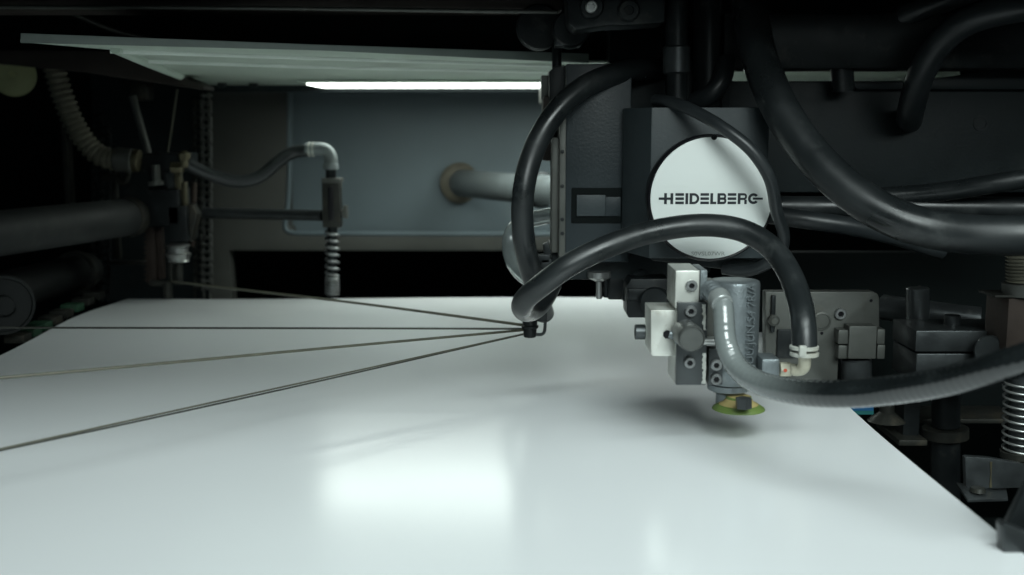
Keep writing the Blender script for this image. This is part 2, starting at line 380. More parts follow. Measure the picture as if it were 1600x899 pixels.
# toothed rack
b = MB(); b.px(229, 356, 243, 445, 1.38, .015, .0005)
for k in range(10):
    y0 = 358 + k * 8.4; b.pxprism([(229.5, y0), (224.5, y0 + 3), (224.5, y0 + 5), (229.5, y0 + 7.4)], 1.381, .012)
tag(b.build('toothed_rack', 'rust'), 'rusty toothed rack standing under the black valve block', 'rack')
tag(MB().px(246, 356, 254, 436, 1.39, .01, .0005).build('guide_strip', 'rust'), 'thin rusty upright strip beside the toothed rack', 'strip')
tag(MB().tube(PP((207, 150, 1.45), (222, 205, 1.45), (238, 262, 1.45)), .0048, n=3).build('stay_rod', 'grey_metal'), 'grey stay rod slanting down to the black valve block', 'rod')
b = MB(); b.px(203, 130, 229, 157, 1.46, .03, .004); tag(b.build('rod_bracket', 'greasy'), 'small dark bracket holding the top of the slanting stay rod', 'bracket')
tag(MB().tube(PP((277, 140, 1.46), (268, 200, 1.46), (260, 250, 1.46)), .0014, n=3).build('pull_cord', 'wire'), 'thin cord hanging from the canopy to the valve block', 'cord')

def chain(x0, y0, x1, y1, d, lab, grp, m='greasy'):
    b = MB(); a = P(x0, y0, d); e = P(x1, y1, d); L = (e - a).length; u = (e - a) / L; n = int(L / .0095); off = Vector((.0042, 0, 0))
    for k in range(n):
        p = a + u * (k * L / n); q = a + u * ((k + 1) * L / n)
        o = .0058 if k % 2 else .0036
        for s in (-1, 1):
            s_ = Vector((o * s, 0, 0))
            b.lathe(p + s_ - X * .0008, X, [(.0042, 0), (.0042, .0016)], 10); b.lathe(q + s_ - X * .0008, X, [(.0042, 0), (.0042, .0016)], 10)
            c = (p + q) / 2 + s_; b.box(c - Vector((.0008, .0028, L / n / 2)), c + Vector((.0008, .0028, L / n / 2)), 0)
        b.cyl(p - X * .0072, p + X * .0072, .002, seg=8, bev=0)
    o = b.build('roller_chain', m); return tag(o, lab, 'chain', grp)
chain(309, 160, 311, 460, 1.48, 'dark greasy chain just left of the other hanging chain beside the rear frame', 'hanging roller chains')
chain(322, 150, 324, 462, 1.46, 'paler hanging chain close against the rear frame column', 'hanging roller chains', 'grey_metal')
chain(152, 180, 151, 466, 1.50, 'dark hanging chain furthest left behind the round bar', 'hanging roller chains', 'black_metal')
chain(165, 200, 164, 466, 1.47, 'dark chain right of the leftmost one behind the round bar end', 'hanging roller chains', 'black_metal')
tag(MB().tube(PP((303, 285, 1.44), (301, 340, 1.44), (299, 385, 1.44)), .004, n=3).build('upright_rod', 'rust'), 'thin rusty upright rod before the hanging chains', 'rod')
tag(MB().px(98, 170, 106, 345, 1.5, .02, .001).build('upright_post', 'greasy'), 'narrow dark upright post behind the beige conduit', 'post')
tag(MB().px(172, 262, 184, 405, 1.5, .01, .001).build('upright_bar', 'greasy'), 'narrow dark upright bar below the conduit end', 'bar')
b = MB(); b.tube(PP((182, 272, 1.42), (188, 285, 1.42), (196, 283, 1.42), (200, 268, 1.42), (197, 255, 1.42)), .004); b.px(157, 272, 185, 284, 1.43, .01, .001)
tag(b.build('hook_bracket', 'greasy'), 'small dark hook bracket under the conduit end sleeve', 'bracket')
# big round bar
rb = thing('round_bar', 'thick dark worn bar reaching in from the left edge', 'bar', P(100, 380, 1.2))
b = MB(); b.tube(PP((-60, 372, 1.02), (100, 352, 1.18), (205, 339, 1.34)), .022, n=8, seg=28); b.build('bar', 'dull_black', rb)
a_ = P(205, 339, 1.34); b = MB(); b.lathe(a_, (a_ - P(100, 352, 1.18)), [(.0235, -.02), (.0235, 0), (.02, .005), (.006, .005)], 28); b.build('end_cap', 'greasy', rb)
r2 = thing('roller', 'dark roller with a pale rim low at the left edge', 'roller', P(80, 440, 1.2))
b = MB(); b.tube(PP((-40, 468, 1.15), (135, 422, 1.42)), .022, n=3, seg=28, spline=False); b.build('shaft', 'dull_black', r2)
a_ = P(118, 427, 1.39); ax = (P(135, 422, 1.42) - P(-40, 468, 1.15)).normalized()
MB().lathe(a_, ax, [(.022, -.006), (.027, -.004), (.027, .006), (.022, .008)], 28).build('collar', 'greasy', r2)
b = MB(); a_ = P(4, 476, 1.10)
b.lathe(a_, Vector((.55, -.85, 0)), [(.022, -.01), (.029, -.01), (.030, .002), (.029, .008), (.0265, .008), (.026, .004), (.010, .003), (.009, .012), (0, .012)], 40)
tag(b.build('pulley', 'dull_black'), 'grey rimmed pulley wheel cut by the left edge', 'pulley')
b = MB()
for k in range(8):
    c = P(28 + k * 17, 528 - k * 9.5, 1.12 + k * .03); b.box(c - Vector((.010, .01, .004)), c + Vector((.010, .01, .004)), .001, mi=1 if k in (1, 2, 5) else 0)
tag(b.build('belt', ['greasy', 'green']), 'dark segmented belt with green patches along the left edge of the sheet', 'belt')
b = MB(); b.px(170, 408, 236, 414, 1.46, .01, .001); tag(b.build('cross_rod', 'greasy'), 'short dark cross rod left of the toothed rack', 'rod')

# ------------------------------------------------------------------ blower nozzle stand with spring rod
D = 1.40
ns = thing('nozzle_stand', 'upright nozzle clamp with a coil wrapped rod standing at the far sheet edge', 'clamp stand', P(519, 462, D))
b = MB(); b.px(503, 281, 531, 356, D - .01, .022, .0012); b.build('clamp_body', 'greasy', ns)
b = MB(); b.px(502, 279, 532, 286, D - .012, .026, .001); b.build('top_plate', 'grey_metal', ns)
b = MB(); b.px(512, 292, 521, 345, D - .0115, .01, .0005); b.build('slot', 'black_edge', ns)
b = MB(); b.cyl(P(531, 333, D), P(538, 333, D), .005); b.cyl(P(537, 331, D), P(543, 331, D), .009, seg=6); b.cyl(P(530, 291, D), P(534, 291, D), .004); b.build('clamp_screw', 'grey_metal', ns)
b = MB(); b.cyl(P(517, 255, D), P(517, 285, D), .0065); b.build('neck', 'black_metal', ns)
b = MB(); b.cyl(P(519, 352, D), P(519, 466, D), .0062); b.build('rod', 'black_metal', ns)
a_, e_ = P(519, 357, D), P(519, 460, D); hel = []
for k in range(261):
    u = k / 260; v = u if u < .72 else u
    turns = 7 * min(u / .72, 1) + (6 * (u - .72) / .28 if u > .72 else 0)
    hel.append(a_.lerp(e_, u) + Vector((math.cos(turns * 2 * math.pi), math.sin(turns * 2 * math.pi), 0)) * .0078)
MB().tube(hel, .0018, spline=False, seg=8).build('coil_spring', 'screw_steel', ns)
tag(MB().tube(PP((318, 333, 1.43), (420, 335, 1.425), (503, 337, D)), .0068, n=4).build('support_bar', 'dark_steel'), 'dark horizontal bar holding the nozzle clamp', 'bar')
nh = thing('nozzle_hose', 'small black hose rising in an S curve to a pale elbow', 'hose', P(400, 285, 1.38))
b = MB(); b.tube(PP((292, 256, 1.35), (325, 272, 1.36), (370, 284, 1.37), (405, 277, 1.38), (432, 255, 1.39), (455, 239, 1.40), (484, 235, 1.40)), .0078)
b.build('hose', 'rubber_soft', nh)
b = MB(); b.tube(PP((478, 234, D), (500, 233, D), (511, 236, D), (517, 246, D), (517, 262, D)), .0082, n=6); b.cyl(P(517, 256, D), P(517, 265, D), .0096); b.build('elbow', 'tube_grey', nh)
for q in (482, 488):
    MB().cyl(P(q, 234, D), P(q + 3, 234, D), .0092).build('hose_clip', 'tie', nh)

# ------------------------------------------------------------------ feeder head body
fh = thing('feeder_head', 'dark grey painted suction head body carrying a round white badge', 'machine head', P(1050, 435, .93))
b = MB(); b.px(884, 100, 985, 410, .945, .10, .0015); b.build('side_plate', 'dark_paint', fh)
b = MB(); b.px(980, 96, 1140, 185, .985, .05, .001); b.build('rear_plate', 'beam_paint', fh)
b = MB(); b.px(893, 294, 972, 349, .9435, .004, .0006); b.build('slot', 'dark_room', fh)
b = MB(); b.px(901, 305, 946, 338, .941, .004, .0004); b.build('slot_block', 'housing_paint', fh)
b = MB(); b.px(946, 308, 970, 338, .942, .004, .0004); b.build('slot_pin', 'dark_paint', fh)
b = MB(); b.px(874, 160, 884, 408, .944, .05, .0008); b.build('edge_strip', 'grey_metal', fh)
for y in (237, 291, 343, 365):
    MB().lathe(P(878.5, y, .9435), -Y, [(.0016, 0), (.0016, .0006), (0, .0008)], 12).build('rivet', 'black_metal', fh)
b = MB(); b.px(862, 215, 875, 395, .955, .04, .001); b.build('rear_strip', 'grey_metal', fh)
b = MB(); b.pxprism([(862, 392), (1110, 392), (1110, 425), (1090, 437), (880, 437), (862, 425)], .965, .10, .001); b.build('lower_shell', 'beam_paint', fh)
b = MB()
c0 = P(976, 176, .93); c1 = P(1018, 168, .885); c2 = P(1203, 168, .885); zb = P(1018, 404, .885).z
b.prism([(c0.x, .935, zb), (c1.x, .885, zb), (c2.x, .885, zb), (c2.x, .99, zb), (c0.x, .99, zb)], (0, 0, c1.z - zb), .0012)
b.build('housing', 'housing_paint', fh)
b = MB(); b.pxprism([(1005, 385), (1210, 385), (1200, 418), (1160, 425), (1050, 411), (1020, 408)], .90, .06, .0015); b.build('chin', 'beam_paint', fh)
# badge
C = P(1111, 310, .866); r = W(96, .866)
bd = MB(); bd.lathe(C, -Y, [(r * 1.02, -.019), (r * 1.035, -.012), (r * 1.035, -.001), (r * 1.015, .0004), (r * .99, 0)], 96)
bdo = bd.build('badge', 'black_edge', fh)
bf = MB(); bf.lathe(C, -Y, [(r * .99, -.0005), (r * .985, .0008), (r * .97, .0010)], 96); bf.build('badge_face', 'badge_white', bdo)
nb = MB(); nb.lathe(C + Vector((W(2, .866), -.0012, r * .985)), -Y, [(.0022, -.001), (.0022, .0006), (0, .0006)], 16); nb.build('notch', 'black_edge', bdo)
# lettering: strokes in units of the letter height (1) measured from the badge
h = W(17, .866); u = h / 64.0
org = C + Vector((W(1029 - 1111, .866), -.00112, W(-(302 - 310), .866)))
lt_ = MB()
def bar(x0, y0, x1, y1):
    lt_.box(org + Vector((x0 * u, -.00025, -y1 * u)), org + Vector((x1 * u, .0001, -y0 * u)), 0)
def ring(cx, cy, r0, r1, a0, a1, sx=1.0):
    n = 16; pts = []
    for k in range(n + 1):
        a = R(a0 + (a1 - a0) * k / n); pts.append((cx + sx * r1 * math.cos(a), cy - r1 * math.sin(a)))
    for k in range(n, -1, -1):
        a = R(a0 + (a1 - a0) * k / n); pts.append((cx + sx * r0 * math.cos(a), cy - r0 * math.sin(a)))
    for k in range(n):
        q = [pts[k], pts[k + 1], pts[2 * n - k], pts[2 * n + 1 - k]]
        lt_.prism([org + Vector((x * u, -.00025, -y * u)) for x, y in q], (0, .0003, 0))
bar(0, 25, 34, 39); bar(32, 0, 48, 64); bar(48, 25, 71, 39); bar(69, 0, 85, 64)                 # -H
for x in (98, 245, 405): bar(x, 0, x + 50, 15); bar(x, 24.5, x + 50, 39.5); bar(x, 49, x + 50, 64)   # E E E as three bars
bar(157, 0, 173, 64)                                                                             # I
bar(181, 0, 197, 64); bar(196, 0, 206, 14); bar(196, 50, 206, 64); ring(206, 32, 18, 32, -90, 90)    # D
bar(303, 0, 319, 64); bar(318, 50, 338, 64)                                                      # L
bar(345, 0, 361, 64)
for y in (0, 25, 50): bar(360, y, 380, y + 14)
ring(380, 19.5, 5.5, 19.5, -90, 90, .8); ring(380, 44.5, 5.5, 19.5, -90, 90, .9)                 # B
bar(464, 0, 480, 64); bar(479, 0, 500, 13); bar(479, 27, 500, 40); ring(500, 20, 7, 20, -90, 90, .9); bar(503, 38, 517, 64)  # R
ring(556, 32, 17, 32, 38, 322); bar(553, 26, 611, 38)                                            # G-
lt_.build('lettering', 'ink', bdo)
def text_obj(s, size, mw, name, m, parent, thick=.0002):
    cu = bpy.data.curves.new('t', 'FONT'); cu.body = s; cu.size = size; cu.extrude = thick; cu.align_x = 'CENTER'; cu.align_y = 'CENTER'
    to = bpy.data.objects.new('t', cu); S.collection.objects.link(to)
    bpy.context.view_layer.update()
    me = bpy.data.meshes.new_from_object(to.evaluated_get(bpy.context.evaluated_depsgraph_get())); bpy.data.objects.remove(to)
    me.transform(mw); me.materials.append(MT[m]); o0 = Vector(); p = parent
    while p: o0 += p.location; p = p.parent
    me.transform(Matrix.Translation(-o0)); me.name = name
    o = bpy.data.objects.new(name, me); S.collection.objects.link(o); o.parent = parent; return o
text_obj('S0VSL07WR', .0042, Matrix.Translation(C + Vector((W(-3, .866), -.0012, W(-87, .866)))) @ Matrix.Rotation(R(90), 4, 'X') @ Matrix.Diagonal((1.2, 1, 1, 1)), 'faded_lettering', 'faded_ink', bdo)

# parts hanging under the head, black block left of the lifter
ub = thing('guide_block', 'black block with a round side boss below the head body', 'block', P(995, 490, .93))
b = MB(); b.pxprism([(979, 447), (986, 436), (1046, 436), (1046, 497), (982, 497), (979, 490)], .90, .03, .0012); b.px(981, 452, 1010, 470, .897, .01, .001); b.build('block', 'black_metal', ub)
b = MB(); b.cyl(P(1030, 472, .91), P(1022, 472, .885), .012); b.build('boss', 'black_metal', ub)
b = MB(); b.cyl(P(936, 432, .96), P(936, 467, .96), .0026, seg=12); b.lathe(P(936, 432, .96), -Z, [(.010, -.004), (.010, .001), (.004, .004)], 16)
tag(b.build('guide_pin', 'steel'), 'thin bright pin hanging under the head body', 'pin')
b = MB(); b.cyl(P(947, 432, .96), P(947, 465, .96), .002, seg=12); b.px(950, 433, 975, 469, .965, .02, .002)
tag(b.build('stop_block', 'black_metal'), 'small black stop block hanging right of the bright pin', 'block')
b = MB(); b.tube(PP((1005, 430, .93), (988, 445, .92), (982, 470, .92)), .006)
tag(b.build('short_tube', 'rubber_soft'), 'short black tube stub beside the black guide block', 'tube')

# right hand beam with hole
rbm = thing('head_beam', 'long dark textured beam running right from the badge housing', 'beam', P(1400, 300, 1.0))
b = MB(); b.px(1128, 127, 1720, 301, 1.0, .08, .002); b.build('beam', 'beam_paint', rbm)
b = MB(); b.lathe(P(1533, 193, .9998), -Y, [(.0068, 0), (.0068, .0004), (.0045, .0004), (.004, -.001), (0, -.001)], 24); b.build('bolt', 'black_metal', rbm)
tag(MB().box(P(1130, 108, .96), P(1720, 20, .96) + Vector((0, .05, 0)), .003).build('upper_beam', 'black_metal'), 'black upper beam crossing behind the hoses at the top right', 'beam')
tag(MB().pxprism([(1330, 132), (1430, 128), (1720, 85), (1720, 140), (1340, 140)], .992, .006, .0006).build('wedge_plate', 'beam_paint'), 'dark wedge plate on top of the long textured beam', 'plate')

# ------------------------------------------------------------------ pivot brackets at the top centre
pv = thing('pivot_bracket', 'dark greasy cast pivot bracket with two hollow bosses at the top centre', 'bracket', P(930, 45, .92))
b = MB(); b.pxprism([(884, -30), (1040, -30), (1040, 36), (975, 40), (950, 40), (900, 48), (888, 36)], .91, .05, .003); b.build('casting', 'black_metal', pv)
for (x, y, rr) in ((924, 11, 19), (982, 17, 17)):
    q = P(x, y, .91)
    b = MB(); b.lathe(q, -Y, [(W(rr, .91), -.002), (W(rr, .91), .004), (W(rr - 3, .91), .006), (W(rr * .45, .91), .006), (W(rr * .4, .91), .002), (0, .002)], 32); b.build('boss', 'black_metal', pv)
b = MB(); q = P(924, 11, .903); b.lathe(q, -Y, [(.0048, -.004), (.0048, .002), (.004, .003), (.0026, .003), (.0024, 0), (0, 0)], 24); b.build('bolt', 'steel', pv)
pl = thing('cam_follower', 'dark round cam roller behind the pivot bracket', 'roller', P(870, 70, .95))
b = MB(); b.lathe(P(842, 42, 1.0), -Y, [(.0195, -.02), (.0195, 0), (.018, .002), (.0, .002)], 40); b.build('rear_disc', 'black_metal', pl)
b = MB(); b.lathe(P(893, 44, .96), -Y, [(.0155, -.03), (.0155, 0), (.014, .002), (.0, .002)], 40); b.build('front_disc', 'black_metal', pl)
b = MB(); b.px(868, 60, 908, 72, .962, .03, .001); b.build('foot', 'dark_steel', pl)
tag(MB().cyl(P(870, 70, 1.0), P(870, 118, 1.0), .0042).build('push_rod', 'black_metal'), 'short dark rod between the cam roller and the head body', 'rod')
sl = thing('slide_block', 'dark slide block on the left shoulder of the head body', 'block', P(862, 200, 1.0))
b = MB(); b.pxprism([(858, 112), (868, 103), (960, 103), (905, 150), (870, 190), (858, 190)], .98, .04, .001); b.build('bracket', 'black_metal', sl)
b = MB(); b.px(848, 150, 876, 252, .985, .04, .003); b.build('slider', 'brown_dark', sl)
b = MB(); b.px(846, 118, 862, 156, 1.0, .03, .001); b.build('side_tab', 'grey_metal', sl)

# vertical shaft
sh = thing('vertical_shaft', 'dark vertical shaft with a pale edged sleeve above the badge housing', 'shaft', P(1058, 165, .93))
MB().cyl(P(1057, -30, .93), P(1057, 172, .93), W(17, .93)).build('shaft', 'black_metal', sh)
MB().cyl(P(1057, 72, .93), P(1057, 116, .93), W(21, .93)).build('sleeve', 'dark_steel', sh)
tag(MB().cyl(P(1106, -30, .97), P(1106, 170, .97), W(22, .97)).build('rear_shaft', 'black_metal'), 'black shaft standing right behind the sleeved shaft', 'shaft')
b = MB(); b.tube(PP((1085, 160, .96), (1110, 148, .95), (1128, 125, .95), (1135, 95, .96)), .008)
tag(b.build('cable_boot', 'rubber_soft'), 'black cable boot between the shafts and the beam', 'cable')
bg = MB().px(955, -30, 1180, 100, 1.06, .05, .002)
tag(bg.build('head_crossbar', 'black_metal'), 'black crossbar filling the gloom above the head body', 'beam')

# ------------------------------------------------------------------ hoses
def hose(name, pts, r, m, lab, cat='hose', n=12, grp=None, seg=28):
    return tag(MB().tube(PP(*pts), r, n=n, seg=seg).build(name, m), lab, cat, grp)
hose('air_hose', [(1085, 112, 1.0), (1030, 108, .98), (975, 112, .95), (915, 134, .93), (868, 176, .92), (835, 232, .915), (819, 290, .91), (816, 345, .91), (823, 400, .92), (838, 452, .95), (850, 490, .99)],
     W(17.5, .915), 'rubber', 'black hose arching from the shafts down the left side of the head')
hb = thing('air_hose', 'black hose arching in front of the round white badge', 'hose', P(1256, 545, .83))
b = MB(); b.tube(PP((1257, 548, .731), (1256, 510, .736), (1249, 468, .755), (1232, 424, .777), (1203, 385, .795), (1156, 359, .808), (1093, 352, .812), (1020, 362, .808), (950, 385, .80), (890, 414, .795),
        (846, 446, .80), (822, 466, .815), (816, 480, .835), (824, 487, .865), (840, 480, .885), (853, 462, .90), (862, 444, .91)), .0083, n=12, seg=32)
b.build('hose', 'rubber', hb)
for y in (543, 553):
    MB().lathe(P(1256.5, y, .731), Z, [(.0085, -.0014), (.0094, -.001), (.0094, .001), (.0085, .0014)], 28).build('cable_tie', 'tie', hb)
MB().px(1249, 541, 1261, 558, .7215, .004, .001).build('tie_head', 'tie', hb)
hose('air_hose', [(880, 335, 1.02), (845, 340, 1.03), (812, 350, 1.03), (797, 372, 1.03), (800, 405, 1.02), (818, 430, 1.0), (845, 445, .98)], .0072, 'clear_hose', 'translucent grey hose looping behind the arching black hose')
gh = thing('suction_hose', 'grey hose curving from the lifter cylinder out to the right edge', 'hose', P(1128, 480, .8))
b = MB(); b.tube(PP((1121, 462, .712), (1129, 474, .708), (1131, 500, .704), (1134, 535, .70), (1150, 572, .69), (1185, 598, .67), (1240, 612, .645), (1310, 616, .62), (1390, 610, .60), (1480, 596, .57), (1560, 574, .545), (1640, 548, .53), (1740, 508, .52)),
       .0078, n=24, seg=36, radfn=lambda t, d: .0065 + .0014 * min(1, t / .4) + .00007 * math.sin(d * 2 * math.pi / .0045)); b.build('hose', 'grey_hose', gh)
a_ = P(1110, 452, .728); e_ = P(1123, 465, .711)
b = MB(); b.tube([a_.lerp(e_, k / 30) for k in range(31)], .007, spline=False, radfn=lambda t, d: .0060 + .0006 * math.sin(d * 2 * math.pi / .0052), seg=24)
b.build('ribbed_socket', 'cast_alu', gh, 20)
MB().cyl(P(1122, 463, .7125), P(1129, 476, .7045), .0070, bev=.0006).build('ferrule', 'silver_hose', gh)
hose('vacuum_hose', [(1160, -60, .97), (1172, 20, .93), (1188, 95, .89), (1222, 175, .86), (1272, 246, .835), (1332, 302, .815), (1400, 342, .80), (1470, 361, .79), (1550, 368, .775), (1700, 366, .76)], W(30, .82),
     'rubber', 'thick black hose sweeping from the top down to the right edge', n=14)
hose('vacuum_hose', [(1190, 322, .965), (1300, 323, .96), (1450, 323, .96), (1720, 325, .95)], W(16, .96), 'rubber', 'straight black hose running level right of the badge')
hose('vacuum_hose', [(1190, 334, .93), (1260, 344, .92), (1330, 354, .92), (1400, 370, .93), (1470, 392, .95)], W(14.5, .92), 'rubber_soft', 'black hose sagging under the straight level hose')
hose('vacuum_hose', [(1290, 312, .98), (1380, 307, .965), (1470, 300, .95), (1560, 286, .93), (1720, 262, .91)], W(15, .95), 'rubber', 'black hose rising gently toward the right edge')
hose('control_cable', [(1024, 157, .905), (1050, 160, .885), (1085, 174, .862), (1130, 200, .842), (1175, 236, .835), (1204, 282, .838), (1213, 330, .848), (1224, 362, .86), (1222, 390, .87), (1200, 412, .88), (1165, 424, .89), (1130, 420, .90)], W(9.5, .87),
     'rubber_soft', 'thin black cable lying over the housing and round the badge', 'cable')
hose('vacuum_hose', [(1268, 30, .98), (1296, 60, .975), (1313, 95, .975), (1318, 140, .98)], W(17, .98), 'rubber', 'short black hose dropping behind the beam near the top')
hose('vacuum_hose', [(1421, 190, 1.02), (1421, 185, .985), (1424, 170, .955), (1430, 145, .94), (1444, 105, .92), (1480, 55, .90), (1530, 26, .88), (1620, 8, .86), (1720, 0, .85)], W(21, .92), 'rubber_soft', 'thick black hose bending down from the top right onto the beam')
hose('vacuum_hose', [(1330, 70, .99), (1400, 30, .97), (1480, 0, .95), (1560, -30, .93)], W(18, .95), 'rubber_soft', 'dark hose crossing the top right corner')

# ------------------------------------------------------------------ lifter suction unit
lu = thing('suction_lifter', 'bare metal suction lifter with cylinder, clamp block and green cup', 'suction unit', P(1120, 645, .84))
D = .735
b = MB(); b.px(1055, 423, 1093, 482, D - .002, .04, .0008); b.build('upper_block', 'alu', lu)
b = MB(); b.px(1094, 423, 1105, 470, D, .035, .0005); b.build('clamp_strip', 'cast_alu', lu)
b = MB(); b.px(1057, 473, 1105, 602, D - .006, .005, .0005); b.build('front_plate', 'dark_steel', lu)
b = MB(); b.px(1055, 478, 1104, 600, D, .034, .0005); b.build('back_block', 'alu', lu)
for y0, y1 in ((476, 516), (552, 600)):
    pp_ = [(1103, y0)] + [(1103 + random.uniform(-1, .5), y0 + (y1 - y0) * k / 16) for k in range(1, 16)] + [(1103, y1)]
    pp_ += [(1098 + random.uniform(-2, 2), y1 - (y1 - y0) * k / 16) for k in range(17)]
    MB().pxprism(pp_, D - .0066, .001).build('worn_edge', 'alu', lu)
b = MB(); b.pxprism([(1017, 485), (1056, 485), (1056, 518), (1048, 518), (1042, 516), (1037, 519), (1036, 525), (1040, 530), (1048, 529), (1056, 529), (1056, 557), (1020, 557), (1017, 553)], D + .002, .034, .0005); b.build('side_block', 'alu', lu)
b = MB(); b.cyl(P(1008, 519, D + .018), P(992, 519, D + .018), W(12.5, D)); b.lathe(P(992, 519, D + .018), -X, [(.003, .0002), (.003, .0003), (0, .0003)], 6)
b.build('side_screw', 'dark_steel', lu)
b = MB(); b.lathe(P(1043, 523, D + .006), -Y, [(W(8, D), 0), (W(8, D), .003), (0, .003)], 24); b.px(1046, 519, 1058, 527, D + .0025, .004, 0); b.build('key_hole', 'black_edge', lu)
b = MB(); b.cyl(P(1046, 522, D - .004), P(1080, 533, D - .008), .0028); b.px(1055, 524, 1068, 538, D - .010, .006, .0006); b.build('clamp_pin', 'cast_alu', lu)
kn = MB(); kn.lathe(P(1069, 519, D - .002), P(1083, 531, D - .034) - P(1069, 519, D - .002), [(W(21, D), 0), (W(21, D), .026), (W(20, D), .028), (W(18, D), .029), (W(17.5, D), .028), (0, .028)], 36)
kn.build('knob', 'knob_metal', lu)
b = MB(); b.px(1100, 528, 1120, 541, D - .003, .006, .001); b.cyl(P(1098, 534, D - .006), P(1118, 534, D - .006), .0025); b.build('cross_pin', 'steel', lu)
for (x, y) in ((1080, 446, ), (1079, 486), (1077, 566)):
    MB().screw(P(x, y, D - (.002 if y < 460 else .006)), -Y, W(9, D), .0035).build('cap_screw', ['screw_steel', 'black_edge'], lu)
b = MB(); b.px(1107, 545, 1130, 602, D - .005, .02, .0008); b.build('lower_bracket', 'dark_steel', lu)
for y in (570, 592): MB().screw(P(1118.5, y, D - .005), -Y, W(9, D), .003).build('cap_screw', ['screw_steel', 'black_edge'], lu)
# cylinder
cc = P(1150, 520, .7550); r = W(40.5, .7550); zt = P(1150, 441, .7550).z; zb = P(1150, 602, .7550).z
b = MB(); b.lathe((cc.x, .7650, zb), Z, [(r * .97, 0), (r, .001), (r, zt - zb - .0025), (r * .97, zt - zb - .0006), (r * .92, zt - zb)], 64); b.build('cylinder', 'cast_alu', lu)
b = MB(); b.px(1097, 443, 1124, 560, .7430, .03, .002); b.build('port_block', 'grey_metal', lu)
for k, (s, zz) in enumerate((('7R/A', .055), ('N.S4', .036), ('0/JUU', .013))):
    pass
fr = Matrix(((0, -1, 0, 0), (0, 0, -1, 0), (1, 0, 0, 0), (0, 0, 0, 1)))
fr2 = Matrix.Translation((cc.x + .0085, .7650 - r * .955, (zt + zb) / 2 + .004)) @ Matrix.Rotation(R(12), 4, 'Z') @ fr
text_obj('0/JUU.JUN.S4 7R/A', .0080, fr2, 'embossed_lettering', 'cast_alu', lu, .0006)
b = MB(); b.lathe((cc.x - .002, .7650, zb + .001), -Z, [(r * .55, 0), (r * .86, .002), (r * .84, .006), (r * .55, .0085), (r * .5, .009), (r * .5, .016), (0, .016)], 48); b.build('lower_flange', 'cast_alu', lu)
cx = P(1154, 630, .7550).x
cp = MB(); zc = P(1154, 626, .7550).z
cp.lathe((cx, .7550, zc), -Z, [(W(20, .7550), -.003), (W(22, .7550), .001), (W(33, .7550), .0028), (W(41, .7550), .0048), (W(42, .7550), .0058), (W(40, .7550), .0062), (W(30, .7550), .004), (0, .003)], 56)
cpo = cp.build('suction_cup', 'cup_green', lu)
b = MB(); b.lathe((cx, .7550, zc), -Z, [(W(18, .7550), -.0034), (W(24, .7550), .0006), (W(31.5, .7550), .0022), (W(30, .7550), .0030)], 48); b.build('cup_pad', 'cup_tan', cpo)
b = MB(); b.cyl(P(1162, 622, .7360), P(1162, 638, .7360), W(13.5, .7360), seg=24, hexa=True); b.build('hex_nut', 'dark_steel', lu)
ft = thing('elbow_fitting', 'beige elbow fitting with metal hex joining the tied hose to the cylinder', 'fitting', P(1230, 585, .7450))
b = MB(); b.px(1190, 561, 1219, 590, .7400, .022, .002); b.build('hex_body', 'cast_alu', ft)
b = MB(); b.cyl(P(1218, 577, .7470), P(1236, 577, .7470), W(12, .7450), hexa=True); b.cyl(P(1234, 577, .7450), P(1250, 577, .7450), W(9, .7450)); b.tube(PP((1240, 578, .7430), (1252, 578, .7400), (1257, 571, .7370), (1257, 553, .7330)), W(10, .7400), n=6)
b.build('elbow', 'beige', ft)
MB().lathe(P(1227, 579, .7408), -Y, [(.0012, 0), (.0012, .0006), (0, .0006)], 12).build('red_dot', 'red_mark', ft)

# ------------------------------------------------------------------ string holder and strings
sp = thing('string_holder', 'small dark spool bracket where the tied strings meet', 'bracket', P(830, 527, .93))
D = .93
b = MB(); b.cyl(P(828, 500, D), P(828, 527, D), W(12, D), W(10, D)); b.lathe(P(828, 507, D), -Z, [(W(10, D), 0), (W(14, D), .001), (W(13, D), .003), (W(10, D), .004)], 20); b.build('spool', 'black_metal', sp)
b = MB(); b.pxprism([(838, 452), (856, 452), (855, 503), (836, 503)], D + .002, .012, .0008); b.build('bracket', 'black_metal', sp)
b = MB(); b.tube(PP((852, 500, D + .004), (851, 518, D + .004), (848, 523, D + .004), (836, 523, D + .004)), W(2.6, D), n=5); b.build('wire_loop', 'dark_steel', sp)
b = MB(); b.cyl(P(856, 436, D + .01), P(848, 462, D + .01), .0045); b.px(838, 398, 860, 412, D + .02, .01, .001); b.pxprism([(848, 382), (856, 378), (862, 398), (850, 398)], D + .02, .006, .001); b.px(845, 405, 862, 455, D + .02, .01, .001); b.build('stem', 'black_metal', sp)
def string(pts, r, m, lab): return tag(MB().tube(PP(*pts), r, n=10, seg=8).build('string', m), lab, 'string', 'strings tied to the spool bracket')
string([(816, 508, D), (560, 474, 1.12), (380, 453, 1.26), (268, 440, 1.36)], .0013, 'wire', 'string slanting up from the spool to the far left rod')
string([(818, 514, D), (400, 513, .93), (-60, 512, .93)], .0009, 'wire_dark', 'level string running straight to the left edge')
string([(818, 516, D), (500, 545, .82), (200, 573, .73), (-60, 596, .68)], .00105, 'wire', 'string sloping gently down left below the level one')
string([(818, 522, D), (500, 592, .80), (250, 647, .70), (-60, 715, .62)], .00065, 'wire', 'upper twin of the steepest string sloping to the lower left')
string([(817, 523, D), (500, 595.5, .80), (250, 651, .70), (-60, 717, .62)], .0006, 'wire_dark', 'lower twin of the steepest string sloping to the lower left')

